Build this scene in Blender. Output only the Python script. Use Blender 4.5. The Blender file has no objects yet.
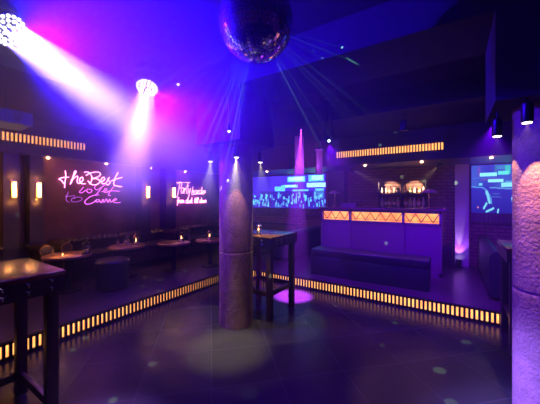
import bpy, bmesh, math, random
from mathutils import Vector, Matrix
random.seed(7)
PI = math.pi
S = bpy.context.scene
COL = S.collection
YAW = math.radians(33.2)
RIGHT = Vector((math.cos(YAW), math.sin(YAW), 0))
FWD = Vector((-math.sin(YAW), math.cos(YAW), 0))
EYE = Vector((0, 0, 1.6))
FPX = 280.0
PLAT = 0.18

# ---------------------------------------------------------------- materials
def mat(name, base=(.5, .5, .5), rough=.5, metal=0.0, emit=None, strength=0.0, bump=None, spec=.5,
        vary=None, coat=0.0, trans=0.0):
    m = bpy.data.materials.new(name); m.use_nodes = True
    nt = m.node_tree; b = nt.nodes['Principled BSDF']
    b.inputs['Base Color'].default_value = (*base, 1)
    b.inputs['Roughness'].default_value = rough
    b.inputs['Metallic'].default_value = metal
    b.inputs['Specular IOR Level'].default_value = spec
    b.inputs['Coat Weight'].default_value = coat
    b.inputs['Transmission Weight'].default_value = trans
    if emit:
        b.inputs['Emission Color'].default_value = (*emit, 1)
        b.inputs['Emission Strength'].default_value = strength
    tc = nt.nodes.new('ShaderNodeTexCoord')
    if vary:                                   # (scale, other colour)
        n = nt.nodes.new('ShaderNodeTexNoise'); n.inputs['Scale'].default_value = vary[0]
        n.inputs['Detail'].default_value = 5
        r = nt.nodes.new('ShaderNodeValToRGB')
        r.color_ramp.elements[0].position = .35; r.color_ramp.elements[1].position = .68
        r.color_ramp.elements[0].color = (*base, 1); r.color_ramp.elements[1].color = (*vary[1], 1)
        nt.links.new(tc.outputs['Object'], n.inputs['Vector'])
        nt.links.new(n.outputs['Fac'], r.inputs['Fac'])
        nt.links.new(r.outputs['Color'], b.inputs['Base Color'])
    if bump:                                   # (scale, strength, distance)
        n = nt.nodes.new('ShaderNodeTexNoise'); n.inputs['Scale'].default_value = bump[0]
        n.inputs['Detail'].default_value = 6
        bp = nt.nodes.new('ShaderNodeBump'); bp.inputs['Strength'].default_value = bump[1]
        bp.inputs['Distance'].default_value = bump[2]
        nt.links.new(tc.outputs['Object'], n.inputs['Vector'])
        nt.links.new(n.outputs['Fac'], bp.inputs['Height'])
        nt.links.new(bp.outputs['Normal'], b.inputs['Normal'])
    return m

def mapped(nt, scale=(1, 1, 1), rot=(0, 0, 0)):
    tc = nt.nodes.new('ShaderNodeTexCoord'); mp = nt.nodes.new('ShaderNodeMapping')
    mp.inputs['Scale'].default_value = scale; mp.inputs['Rotation'].default_value = rot
    nt.links.new(tc.outputs['Object'], mp.inputs['Vector'])
    return mp.outputs['Vector']

def brick_mat(name, c1, c2, mortar, scale, rough, bw=.5, rh=.25, msize=.02, rot=(0, 0, 0), bstr=.4, offset=.5, noise=None):
    m = bpy.data.materials.new(name); m.use_nodes = True
    nt = m.node_tree; b = nt.nodes['Principled BSDF']; b.inputs['Roughness'].default_value = rough
    t = nt.nodes.new('ShaderNodeTexBrick'); nt.links.new(mapped(nt, rot=rot), t.inputs['Vector'])
    for k, v in (('Color1', c1), ('Color2', c2), ('Mortar', mortar)): t.inputs[k].default_value = (*v, 1)
    t.inputs['Scale'].default_value = scale; t.inputs['Mortar Size'].default_value = msize
    t.inputs['Brick Width'].default_value = bw; t.inputs['Row Height'].default_value = rh
    t.offset = offset
    nt.links.new(t.outputs['Color'], b.inputs['Base Color'])
    bp = nt.nodes.new('ShaderNodeBump'); bp.inputs['Strength'].default_value = bstr
    bp.inputs['Distance'].default_value = .01; bp.invert = True
    nt.links.new(t.outputs['Fac'], bp.inputs['Height'])
    if noise:
        n = nt.nodes.new('ShaderNodeTexNoise'); n.inputs['Scale'].default_value = noise[0]; n.inputs['Detail'].default_value = 4
        b2 = nt.nodes.new('ShaderNodeBump'); b2.inputs['Strength'].default_value = noise[1]; b2.inputs['Distance'].default_value = .01
        nt.links.new(mapped(nt), n.inputs['Vector']); nt.links.new(n.outputs['Fac'], b2.inputs['Height'])
        nt.links.new(bp.outputs['Normal'], b2.inputs['Normal']); nt.links.new(b2.outputs['Normal'], b.inputs['Normal'])
    else:
        nt.links.new(bp.outputs['Normal'], b.inputs['Normal'])
    return m

def wood_mat(name, c1, c2, rough, axis_scale=(1.5, 14, 14)):
    m = bpy.data.materials.new(name); m.use_nodes = True
    nt = m.node_tree; b = nt.nodes['Principled BSDF']; b.inputs['Roughness'].default_value = rough
    n = nt.nodes.new('ShaderNodeTexNoise'); n.inputs['Scale'].default_value = 2.2; n.inputs['Detail'].default_value = 7
    nt.links.new(mapped(nt, axis_scale), n.inputs['Vector'])
    r = nt.nodes.new('ShaderNodeValToRGB')
    r.color_ramp.elements[0].position = .3; r.color_ramp.elements[1].position = .7
    r.color_ramp.elements[0].color = (*c1, 1); r.color_ramp.elements[1].color = (*c2, 1)
    nt.links.new(n.outputs['Fac'], r.inputs['Fac']); nt.links.new(r.outputs['Color'], b.inputs['Base Color'])
    bp = nt.nodes.new('ShaderNodeBump'); bp.inputs['Strength'].default_value = .15; bp.inputs['Distance'].default_value = .004
    nt.links.new(n.outputs['Fac'], bp.inputs['Height']); nt.links.new(bp.outputs['Normal'], b.inputs['Normal'])
    return m

def emit_mat(name, color, strength, sampling='AUTO', noise=None):
    m = bpy.data.materials.new(name); m.use_nodes = True
    nt = m.node_tree; nt.nodes.clear()
    e = nt.nodes.new('ShaderNodeEmission'); o = nt.nodes.new('ShaderNodeOutputMaterial')
    e.inputs['Color'].default_value = (*color, 1); e.inputs['Strength'].default_value = strength
    if noise:
        n = nt.nodes.new('ShaderNodeTexNoise'); n.inputs['Scale'].default_value = noise[0]
        r = nt.nodes.new('ShaderNodeValToRGB'); r.color_ramp.elements[0].position = .35; r.color_ramp.elements[1].position = .65
        r.color_ramp.elements[0].color = (*noise[1], 1); r.color_ramp.elements[1].color = (*color, 1)
        nt.links.new(mapped(nt), n.inputs['Vector']); nt.links.new(n.outputs['Fac'], r.inputs['Fac'])
        nt.links.new(r.outputs['Color'], e.inputs['Color'])
    nt.links.new(e.outputs['Emission'], o.inputs['Surface'])
    m.cycles.emission_sampling = sampling
    return m

M = {}
M['dance'] = brick_mat('dance_floor_tiles', (.024, .023, .017), (.029, .028, .021), (.045, .043, .034), 1.0, .22, bw=.6, rh=.6,
                       msize=.004, rot=(0, 0, math.radians(45)), bstr=.03, offset=0.0, noise=(60, .16))
M['dance'].node_tree.nodes['Principled BSDF'].inputs['Specular IOR Level'].default_value = .13
M['dance'].node_tree.nodes['Principled BSDF'].inputs['Roughness'].default_value = .22
M['plat'] = wood_mat('dark_floor_boards', (.05, .035, .032), (.10, .07, .06), .3)
M['plaster'] = mat('brown_plaster', (.13, .06, .035), .85, vary=(3, (.21, .10, .06)), bump=(30, .5, .01))
M['ceil'] = mat('dark_ceiling_paint', (.03, .027, .03), .8, bump=(12, .2, .01))
M['bulk'] = mat('dark_bulkhead_panel', (.06, .04, .045), .45, bump=(20, .1, .004))
M['pil'] = mat('black_stained_wood', (.03, .02, .022), .4)
M['brick'] = brick_mat('dark_brick', (.30, .17, .12), (.22, .12, .09), (.10, .07, .06), 1.0, .8, bw=.22, rh=.075, msize=.012,
                       rot=(PI / 2, 0, 0), bstr=.8)
M['concrete'] = mat('rough_stucco', (.20, .10, .07), .75, vary=(9, (.30, .15, .11)), bump=(44, .7, .015))
M['black'] = mat('black_metal', (.02, .02, .022), .35, .6)
M['chrome'] = mat('polished_steel', (.8, .8, .82), .15, 1)
M['brass'] = mat('brass', (.75, .5, .22), .25, 1)
M['leather'] = mat('dark_leather', (.03, .016, .013), .30, spec=.6, bump=(60, .15, .003))
M['leather2'] = mat('dark_blue_leather', (.018, .015, .022), .42, spec=.6, bump=(60, .15, .003))
M['tabletop'] = wood_mat('varnished_brown_wood', (.10, .035, .012), (.20, .08, .028), .24, (14, 1.2, 14))
M['tablewood'] = wood_mat('dark_brown_wood', (.05, .026, .02), (.09, .045, .032), .4, (10, 10, 1.2))
M['lowtop'] = wood_mat('light_oak', (.30, .15, .07), (.45, .24, .11), .3, (10, 1.2, 10))
M['bar'] = mat('grey_bar_front', (.16, .12, .13), .4, bump=(8, .1, .004))
M['bartop'] = mat('polished_dark_bar_top', (.10, .06, .05), .15, coat=.4)
M['mirror'] = mat('mirror_tile', (.95, .95, 1.0), .07, 1)
M['grout'] = mat('ball_core', (.4, .4, .45), .3, 1)
M['amber'] = emit_mat('amber_backlight', (1.0, .42, .10), 2.2, noise=(9, (1.0, .30, .07)))
M['amber_bar'] = emit_mat('amber_bar_glow', (1.0, .38, .10), 1.9, noise=(6, (1.0, .20, .06)))
M['sconce'] = emit_mat('warm_tube', (1.0, .44, .10), 22.0)
M['flame'] = emit_mat('candle_flame', (1.0, .45, .12), 14.0)
M['neon_pink'] = emit_mat('pink_neon', (1.0, .28, .80), 7)
M['neon_violet'] = emit_mat('violet_neon', (.75, .14, .95), 3.2)
M['neon_dim'] = emit_mat('dim_violet_neon', (.40, .08, .60), 1.6)
M['neon_rose'] = emit_mat('rose_neon', (1.0, .38, .80), 5)
M['led'] = emit_mat('white_led', (.9, .85, 1.0), 6.0, 'NONE')
M['led_blue'] = emit_mat('blue_led', (.5, .6, 1.0), 8.0, 'NONE')
M['down'] = emit_mat('warm_downlight', (1.0, .50, .28), 14.0, 'NONE')
M['spotface'] = emit_mat('warm_white_spot_face', (1.0, .85, .65), 8.0, 'NONE')
M['glass'] = mat('clear_glass', (.9, .9, .9), .03, trans=.0)
nt = M['glass'].node_tree                       # thin glass: mostly see-through with a glossy skin
g = nt.nodes.new('ShaderNodeBsdfGlossy'); g.inputs['Roughness'].default_value = .05
tr = nt.nodes.new('ShaderNodeBsdfTransparent'); mx = nt.nodes.new('ShaderNodeMixShader'); mx.inputs[0].default_value = .22
nt.links.new(tr.outputs[0], mx.inputs[1]); nt.links.new(g.outputs[0], mx.inputs[2])
nt.links.new(mx.outputs[0], nt.nodes['Material Output'].inputs['Surface'])
M['bottle_green'] = mat('green_glass_bottle', (.10, .22, .08), .1, coat=1)
M['bottle_amber'] = mat('amber_glass_bottle', (.45, .20, .05), .1, coat=1)
M['bottle_clear'] = mat('pale_glass_bottle', (.65, .62, .55), .1, coat=1)
M['shade'] = mat('violet_lamp_shade', (.45, .25, .45), .3, .5)
M['cream'] = mat('cream_wax', (.8, .65, .45), .6)
M['teal'] = mat('teal_lit_casing', (.08, .40, .42), .5)  # teal light on the casing is put into its base colour
M['water'] = mat('amber_drink', (.7, .5, .3), .1)

# ---------------------------------------------------------------- mesh helpers
def bx(bm, x0, x1, y0, y1, z0, z1, bev=0):
    v = [bm.verts.new((x, y, z)) for x in (x0, x1) for y in (y0, y1) for z in (z0, z1)]
    fs = [bm.faces.new([v[i] for i in q]) for q in ((0, 1, 3, 2), (4, 6, 7, 5), (0, 4, 5, 1), (2, 3, 7, 6), (0, 2, 6, 4), (1, 5, 7, 3))]
    if bev:
        es = list({e for f in fs for e in f.edges})
        bmesh.ops.bevel(bm, geom=es, offset=bev, segments=3, affect='EDGES', profile=.5)

def lathe(bm, prof, n=24, mtx=None, cx=0, cy=0):
    rings = []
    for r, z in prof:
        ring = []
        for k in range(n):
            a = 2 * PI * k / n
            p = Vector((r * math.cos(a) + cx, r * math.sin(a) + cy, z))
            if mtx: p = mtx @ p
            ring.append(bm.verts.new(p))
        rings.append(ring)
    for a, b in zip(rings, rings[1:]):
        for k in range(n):
            bm.faces.new((a[k], a[(k + 1) % n], b[(k + 1) % n], b[k]))
    for ring, flip in ((rings[0], True), (rings[-1], False)):
        if (ring[0].co - ring[n // 2].co).length > 1e-4:
            bm.faces.new(ring[::-1] if flip else ring)

def tube(bm, pts, r, n=8):
    pts = [Vector(p) for p in pts]
    rings = []; up = None
    for i, p in enumerate(pts):
        t = (pts[min(i + 1, len(pts) - 1)] - pts[max(i - 1, 0)])
        if t.length < 1e-7: t = Vector((0, 0, 1))
        t.normalize()
        if up is None:
            up = t.orthogonal().normalized()
        else:
            up = (up - t * up.dot(t))
            up = up.normalized() if up.length > 1e-5 else t.orthogonal().normalized()
        s = t.cross(up)
        rings.append([bm.verts.new(p + r * (math.cos(2 * PI * k / n) * up + math.sin(2 * PI * k / n) * s)) for k in range(n)])
    for a, b in zip(rings, rings[1:]):
        for k in range(n): bm.faces.new((a[k], a[(k + 1) % n], b[(k + 1) % n], b[k]))
    bm.faces.new(rings[0][::-1]); bm.faces.new(rings[-1])

def catmull(pts, n=6):
    P = [Vector(p) for p in pts]; P = [P[0]] + P + [P[-1]]; out = []
    for i in range(1, len(P) - 2):
        for k in range(n):
            t = k / n
            out.append(.5 * ((2 * P[i]) + (-P[i - 1] + P[i + 1]) * t + (2 * P[i - 1] - 5 * P[i] + 4 * P[i + 1] - P[i + 2]) * t * t
                             + (-P[i - 1] + 3 * P[i] - 3 * P[i + 1] + P[i + 2]) * t ** 3))
    out.append(P[-2]); return out

def extrude_profile(bm, prof, y0, y1, axis='Y'):
    """closed (x, z) outline extruded along Y"""
    a = [bm.verts.new((x, y0, z)) for x, z in prof]; b = [bm.verts.new((x, y1, z)) for x, z in prof]
    n = len(prof)
    for k in range(n): bm.faces.new((a[k], a[(k + 1) % n], b[(k + 1) % n], b[k]))
    bm.faces.new(a[::-1]); bm.faces.new(b)

def obj(name, bm, m, parent=None, smooth=False, loc=None):
    bmesh.ops.recalc_face_normals(bm, faces=bm.faces)
    me = bpy.data.meshes.new(name); bm.to_mesh(me); bm.free()
    me.materials.append(M[m] if isinstance(m, str) else m)
    if smooth:
        me.polygons.foreach_set('use_smooth', [True] * len(me.polygons))
        me.set_sharp_from_angle(angle=math.radians(40))
    o = bpy.data.objects.new(name, me); COL.objects.link(o)
    if parent: o.parent = parent
    if loc: o.location = loc
    return o

def BM(): return bmesh.new()
def box_obj(name, m, b, parent=None, bev=0):
    bm = BM(); bx(bm, *b, bev=bev); return obj(name, bm, m, parent, smooth=bev > 0)
def tag(o, label, cat, group=None):
    o['label'] = label; o['category'] = cat
    if group: o['group'] = group
    return o
def thing(name, label, cat, loc=(0, 0, 0), rz=0, group=None):
    o = bpy.data.objects.new(name, None); COL.objects.link(o); o.location = loc; o.rotation_euler = (0, 0, rz)
    o.empty_display_size = .1
    return tag(o, label, cat, group)
def struct(name, bm, m, smooth=False):
    o = obj(name, bm, m, smooth=smooth); o['kind'] = 'structure'; return o
def sbox(name, m, *boxes):
    bm = BM()
    for b in boxes: bx(bm, *b)
    return struct(name, bm, m)
def dup(root, loc=None, rz=None, label=None, group=None):
    def rec(o, par):
        c = o.copy(); COL.objects.link(c)
        if par: c.parent = par
        for ch in list(o.children): rec(ch, c)
        return c
    r = rec(root, None)
    if loc is not None: r.location = loc
    if rz is not None: r.rotation_euler = (0, 0, rz)
    if label: r['label'] = label
    if group: r['group'] = group
    return r

def light(kind, name, loc, color, power, size=.05, spot=None, blend=.3, target=None, parent=None, vol=1.0):
    l = bpy.data.lights.new(name, kind); l.color = color; l.energy = power
    if kind in ('POINT', 'SPOT'): l.shadow_soft_size = 0.0
    if kind == 'SPOT': l.spot_size = math.radians(spot); l.spot_blend = blend
    o = bpy.data.objects.new(name, l); COL.objects.link(o); o.location = loc
    if target is not None:
        o.rotation_euler = (Vector(target) - Vector(loc)).to_track_quat('-Z', 'Y').to_euler()
    return o

def unproj(px, py, z=None, Y=None, X=None, d=None):
    v = FWD + RIGHT * ((px - 270) / FPX) + Vector((0, 0, (198 - py) / FPX))
    if z is not None: k = (z - 1.6) / v.z
    elif Y is not None: k = Y / v.y
    elif X is not None: k = X / v.x
    else: k = d
    return EYE + v * k

# ---------------------------------------------------------------- room shell
XW, YW = -5.95, 7.3         # left wall and rear wall planes
XR, YR = -3.70, 4.49        # platform edges round the dance floor
XE, YN = 4.0, -2.5          # unseen ends behind the camera
sbox('floor', 'dance', (XR + .02, XE, YN, YR + .0, -.1, 0))
sbox('trim_1', 'plat', (XW, XR, YN, YW, -.1, PLAT), (XR, XE, YR + .02, YW, -.1, PLAT))
bpy.data.objects['trim_1'].name = 'floor_platform'
sbox('wall_left', 'plaster', (XW - .15, XW, YN - .15, YW + .15, -.1, 3.35))
sbox('wall_back', 'brick', (XW, XE, YW, YW + .15, -.1, 3.35))
sbox('wall_right', 'plaster', (XE, XE + .15, YN - .15, YW + .15, -.1, 3.35))
sbox('wall_front', 'plaster', (XW, XE, YN - .15, YN, -.1, 3.35))
sbox('ceiling', 'ceil', (XW, XE, YN, YW, 3.2, 3.35))
# lower ceiling above the platforms and the beam that joins the columns
sbox('ceiling_platform', 'ceil', (XW, XR, YN, YW, 2.9, 3.199), (XR, XE, YR, YW, 2.9, 3.199))
sbox('ceiling_beam', 'ceil', (XR, XE, 2.43, 3.13, 2.88, 3.198))
# bulkheads over the seats and the bar, with soffits
XB, YB = -5.65, 5.9
sbox('trim_1', 'bulk', (XW, XB, YN, YW, 2.30, 2.80), (XW, XB - .06, YN, YW, 2.80, 2.899))
sbox('trim_2', 'bulk', (XB, XE, YB, YW, 2.30, 2.80), (XB, XE, YB + .06, YW, 2.80, 2.899))
# pilasters on the left wall
for i, (a, b) in enumerate(((1.34, 1.53), (1.66, 1.84), (3.60, 3.82), (4.22, 4.50))):
    sbox('trim_%d' % (3 + i), 'pil', (XW, -5.72, a, b, PLAT, 2.30))
sbox('trim_7', 'pil', (XW, -5.72, .30, .50, PLAT, 2.30))
# pilasters on the rear wall, left and right of the bar niche
sbox('trim_8', 'pil', (-2.78, -2.34, 7.05, YW, PLAT, 2.30))
sbox('trim_9', mat('violet_grey_plaster', (.5, .42, .45), .7), (.03, .27, 7.05, YW, PLAT, 2.30))
# rail under the screens: dark upright slats
for nm, x0, x1 in (('trim_10', .32, 2.6), ('trim_11', -5.6, -2.9)):
    bm = BM(); x = x0
    bx(bm, x0, x1, 7.25, YW, 1.10, 1.29)
    while x < x1:
        bx(bm, x, x + .025, 7.19, 7.26, 1.10, 1.29); x += .06
    struct(nm, bm, 'bar')

# ---------------------------------------------------------------- glowing slat panels
def slat_panel(name, label, along, a0, a1, plane, z0, z1, gap, bar, side, group):
    """a frame with upright slots in front of a glowing sheet. along 'X' or 'Y'; side = outward sign"""
    loc = (0, 0, 0)
    t = thing(name, label, 'lit panel', loc, 0, group)
    f = BM(); th = .03
    def put(bm, p, q, zz0, zz1, d0, d1):
        lo, hi = sorted((plane + side * d0, plane + side * d1))
        if along == 'X': bx(bm, p, q, lo, hi, zz0, zz1)
        else: bx(bm, lo, hi, p, q, zz0, zz1)
    rim = .018
    put(f, a0, a1, z1 - rim, z1, .004, th); put(f, a0, a1, z0, z0 + rim, .004, th)
    n = int(round((a1 - a0) / gap)); step = (a1 - a0) / n; half = (step - bar) / 2
    put(f, a0, a0 + half, z0, z1, .004, th); put(f, a1 - half, a1, z0, z1, .004, th)
    for k in range(1, n):
        c = a0 + k * step
        put(f, c - half, c + half, z0, z1, .004, th)
    obj('slatted_frame', f, 'pil', t)
    g = BM(); put(g, a0 + .003, a1 - .003, z0 + .005, z1 - .005, .001, .006)
    obj('light_sheet', g, 'amber', t)
    return t
slat_panel('step_light', 'amber slatted riser light of the step below the left lounge', 'Y', -1.5, YR, XR + .0, .012, .170, .0526, .026, +1, 'step lights')
slat_panel('step_light', 'amber slatted riser light of the step in front of the bar', 'X', XR + .03, 2.6, YR + .02, .012, .170, .0526, .026, -1, 'step lights')
slat_panel('wall_light_panel', 'amber slatted light panel high on the left wall above the neon lettering', 'Y', -.6, 2.44, XB, 2.45, 2.615, .05, .030, +1, 'bulkhead light panels')
slat_panel('wall_light_panel', 'amber slatted light panel above the bar counter', 'X', -2.13, -.14, YB, 2.45, 2.615, .05, .030, -1, 'bulkhead light panels')

# ---------------------------------------------------------------- columns with header boxes
CL, CR = Vector((-2.34, 2.78, 0)), Vector((.59, 2.78, 0))
def column(c, label):
    t = thing('column', label, 'column', c, 0, 'round stucco columns')
    bm = BM(); prof = [(.215, z * .05) for z in range(0, 19)] + [(.215, .925), (.212, .93), (.212, .936), (.215, .94)] + [(.215, .95 + z * .0655) for z in range(21)]
    lathe(bm, prof, 64); obj('shaft', bm, 'concrete', t, True)
    h = .35; hb = BM(); bx(hb, -h, h, -h, h, 2.26, 2.88)
    obj('header_box', hb, 'ceil', t)
    return t
column(CL, 'free-standing rough round column on the dance floor, whole and left of centre')
column(CR, 'rough round column cut off by the right edge, lit orange at its top')

def pot_spot(p, label, tgt, group, power, color=(1, .72, .52), spot=50):
    t = thing('spotlight', label, 'spotlight', p, 0, group)
    top = 2.26 - p[2]
    bm = BM(); lathe(bm, [(.0, .0), (.030, .0), (.034, .01), (.034, .12), (.02, .135), (0, .135)], 20); obj('housing', bm, 'black', t, True)
    bm = BM(); lathe(bm, [(.0, -.004), (.026, -.004), (.026, .002), (0, .002)], 20); obj('lens', bm, 'spotface', t)
    bm = BM(); tube(bm, [(0, 0, .13), (0, 0, top)], .008); obj('stem', bm, 'black', t)
    light('SPOT', 'spotlight_lamp', (p[0], p[1], p[2] - .012), color, power, .015, spot, .25, tgt)
cg = 'spotlights around the columns'
pot_spot((-2.10, 2.50, 2.07), 'small black spotlight on the camera side of the middle column', (-2.08, 2.47, 0), cg, 42, (1, .50, .36), 52)
light('SPOT', 'spotlight_lamp', (-2.09, 2.48, 2.055), (1, .86, .42), 420, 0, 30, .9, (-2.02, 2.27, 0))  # extra lamp in the same fixture, added for the floor pool
pot_spot((-2.62, 2.60, 2.07), 'small black spotlight at the left of the middle column', (-2.72, 2.48, 0), cg, 110, (1, .84, .42), 36)
pot_spot((-2.13, 3.02, 2.07), 'small black spotlight at the right of the middle column', (-1.95, 3.12, 0), cg, 90, (1, .84, .42), 36)
pot_spot((.41, 2.485, 2.10), 'black spotlight on the face of the right-edge column, near its top', (.40, 2.46, 0), cg, 110, (1, .48, .26), 60)
pot_spot((.28, 2.73, 2.07), 'black spotlight left of the right-edge column', (.31, 2.74, 0), cg, 25, (1, .6, .4), 60)

# ---------------------------------------------------------------- moving wash lights
def basis(d):
    return Vector(d).normalized().to_track_quat('Z', 'Y').to_matrix().to_4x4()
def wash_head(p, d, label, ceil, r=.125):
    t = thing('wash_light', label, 'stage light', p, 0, 'moving wash lights')
    B = basis(d)
    bm = BM(); lathe(bm, [(0, -.20), (.07, -.20), (.11, -.13), (r + .012, -.05), (r + .015, .0), (r + .003, .002), (r, -.01), (0, -.01)], 40, B)
    obj('head', bm, 'black', t, True)
    first = None
    pos = [(0, 0)]
    for ring, n in ((.037, 6), (.073, 12), (.107, 18)):
        for k in range(n): pos.append((ring * math.cos(2 * PI * k / n + ring * 30), ring * math.sin(2 * PI * k / n + ring * 30)))
    for i, (a, b) in enumerate(pos):
        if i == 0: continue
        if first is None:
            bm = BM(); lathe(bm, [(0, -.008), (.0125, -.008), (.0125, -.002), (.008, .004), (0, .005)], 12, B.to_3x3().to_4x4())
            first = obj('led_lens', bm, 'led', t, True); first.location = B @ Vector((a, b, 0))
        else:
            c = first.copy(); COL.objects.link(c); c.parent = t; c.location = B @ Vector((a, b, 0))
    # yoke and base
    side = Vector((0, 0, 1)).cross(Vector(d)).normalized()
    zt = ceil - p[2] - .07
    bm = BM()
    c0 = B @ Vector((0, 0, -.10)); w = side * .16
    top = Vector((c0.x, c0.y, zt))
    tube(bm, [c0 - w, c0 - w + Vector((0, 0, max(.02, (zt - c0.z) * .8))), Vector((c0.x, c0.y, zt))], .016)
    tube(bm, [c0 + w, c0 + w + Vector((0, 0, max(.02, (zt - c0.z) * .8))), Vector((c0.x, c0.y, zt))], .016)
    tube(bm, [c0 - w, c0 + w], .012)
    obj('yoke', bm, 'black', t, True)
    bm = BM(); bx(bm, c0.x - .11, c0.x + .11, c0.y - .11, c0.y + .11, zt, zt + .07, .01); obj('base', bm, 'black', t, True)
    return t
L1 = unproj(10, 31, d=2.1); L2 = unproj(147, 88, d=3.35)
D1 = RIGHT * .84 - Vector((0, 0, .62)) - FWD * .05
D2 = RIGHT * .08 - Vector((0, 0, .85)) - FWD * .48
wash_head(L1, D1, 'round moving wash light beaming white at the top left of the ceiling', 3.2, .12)
wash_head(L2, D2, 'smaller round wash light of many LEDs further back, pointing down', 3.2, .12)
D1.normalize(); D2.normalize()
BLUE = (.022, .0, 1.0); VIO = (.42, .10, 1.0)
def beam_cluster(P, D, color, power, cone, rr, n=7):
    """a wash head shines through many lenses"""
    B = basis(D)
    for k in range(n):
        a = 0 if k == 0 else rr * (.55 if k % 2 else 1)
        q = P + B @ Vector((a * math.cos(2 * PI * k / (n - 1)), a * math.sin(2 * PI * k / (n - 1)), .02))
        light('SPOT', 'wash_beam', q, color, power / n, .03, cone, .9, q + D * 3)
beam_cluster(L1, D1, (.16, .12, 1.0), 15000, 16, .095, 13)
beam_cluster(L2, D2, (.34, .16, 1.0), 5200, 22, .08)
light('SPOT', 'wash_flood', L1 + D1 * .03, (.022, .0, 1.0), 1900, .10, 90, 1.0, L1 + RIGHT * 3 - Vector((0, 0, .9)))
light('SPOT', 'wash_flood', L2 + D2 * .03, (.10, .0, 1.0), 1100, .10, 120, 1.0, L2 + RIGHT * 1.2 - Vector((0, 0, 2)))
q = L1 + RIGHT * .22 - Vector((0, 0, .10)); light('SPOT', 'added_blue_fill', q, BLUE, 900, .03, 150, 1.0, q + RIGHT + Vector((0, 0, .45)))  # added blue fill lamps beside both heads, no fixture of their own
q = L2 + RIGHT * .18 - Vector((0, 0, .15)); light('SPOT', 'added_blue_fill', q, BLUE, 420, .03, 150, 1.0, q + RIGHT + Vector((0, 0, .2)))

light('POINT', 'added_blue_fill', L2 + Vector((.1, -.1, -.3)), (.10, 0, 1), 55)  # added all-round blue fill for the lounge
# ---------------------------------------------------------------- mirror ball
BALL = unproj(256, 23, d=1.87)
ball = thing('mirror_ball', 'round mirror ball hanging from the ceiling at the top of the picture', 'mirror ball', BALL)
bm = BM(); R = .25; rows = 34
for i in range(rows):
    t0 = PI * i / rows; t1 = PI * (i + 1) / rows; tm = (t0 + t1) / 2
    n = max(6, int(2 * PI * R * math.sin(tm) / .0235))
    for k in range(n):
        a0 = 2 * PI * k / n + .04 / max(.2, math.sin(tm)) * .5; a1 = 2 * PI * (k + 1) / n
        e = .0016 / R
        vs = []
        c = Vector((math.sin(tm) * math.cos((a0 + a1) / 2), math.sin(tm) * math.sin((a0 + a1) / 2), math.cos(tm)))
        nr = (c + Vector((random.gauss(0, .006), random.gauss(0, .006), random.gauss(0, .006)))).normalized()
        for (th, a) in ((t0 + e, a0), (t1 - e, a0), (t1 - e, a1), (t0 + e, a1)):
            q = Vector((math.sin(th) * math.cos(a), math.sin(th) * math.sin(a), math.cos(th))) * R
            q = q - nr * (q.dot(nr) - R * .999)
            vs.append(bm.verts.new(q))
        bm.faces.new(vs)
obj('mirror_tiles', bm, 'mirror', ball)
bm = BM(); bmesh.ops.create_uvsphere(bm, u_segments=48, v_segments=24, radius=R * .985); obj('core', bm, 'grout', ball, True)
top = 3.2 - BALL.z
if top > R + .02:
    bm = BM(); tube(bm, [(0, 0, R * .97), (0, 0, top)], .01); obj('rod', bm, 'chrome', ball, True)

# ---------------------------------------------------------------- high tables
def high_table(x0, x1, y0, y1, label, base=0.0, ztop=1.09, stretch=.33, studs=('x1',)):
    cx, cy = (x0 + x1) / 2, (y0 + y1) / 2; hx, hy = (x1 - x0) / 2, (y1 - y0) / 2
    t = thing('high_table', label, 'table', (cx, cy, base), 0, 'studded standing tables')
    zt = ztop - base; h = zt
    bm = BM(); bx(bm, -hx, hx, -hy, hy, h - .035, h, .005); obj('tabletop', bm, 'tabletop', t, True)
    bm = BM()
    bx(bm, hx - .03, hx - .004, -hy + .004, hy - .004, h - .145, h - .035)
    bx(bm, -hx + .004, -hx + .03, -hy + .004, hy - .004, h - .145, h - .035)
    bx(bm, -hx + .03, hx - .03, hy - .03, hy - .004, h - .145, h - .035)
    bx(bm, -hx + .03, hx - .03, -hy + .004, -hy + .03, h - .145, h - .035)
    ap = obj('apron', bm, 'tablewood', t)
    for sx in (-1, 1):
        for sy in (-1, 1):
            bm = BM(); X = sx * (hx - .065); Yy = sy * (hy - .065)
            bx(bm, X - .035, X + .035, Yy - .035, Yy + .035, 0, h - .036, .003); obj('leg', bm, 'tablewood', t, True)
    for (a, b, c, d) in ((-hx + .1, hx - .1, hy - .08, hy - .05), (-hx + .1, hx - .1, -hy + .05, -hy + .08),
                         (-hx + .05, -hx + .08, -hy + .1, hy - .1), (hx - .08, hx - .05, -hy + .1, hy - .1)):
        bm = BM(); bx(bm, a, b, c, d, stretch - .03, stretch + .03, .003); obj('stretcher', bm, 'tablewood', t, True)
    def stud(p, nrm):
        bm = BM()
        if nrm == 'x':
            q = lambda a, b: (p[0] + .003, p[1] + a, p[2] + b)
        else:
            q = lambda a, b: (p[0] + a, p[1] - .003, p[2] + b)
        for (a, b) in ((.016, .012), (-.016, .012), (0, -.019)):
            tube(bm, [q(0, 0), q(a, b)], .005, 6)
        obj('metal_stud', bm, 'chrome', ap, True)
    for r in (h - .052, h - .104):
        k = hy - .08
        while k > -hy + .03:
            stud((hx - .004, k, r), 'x'); k -= .127
        k = -hx + .08
        while k < hx - .03:
            stud((k, -hy + .004, r), 'y'); k += .127
    return t
high_table(-3.04, -2.30, .13, .87, 'dark wooden standing table at the lower left corner with glossy top', stretch=.15)
high_table(-2.68, -1.95, 3.01, 3.73, 'dark wooden standing table behind the middle column, lantern on it')
high_table(.45, 1.18, 3.68, 4.42, 'dark wooden standing table half hidden behind the right column')

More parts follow.
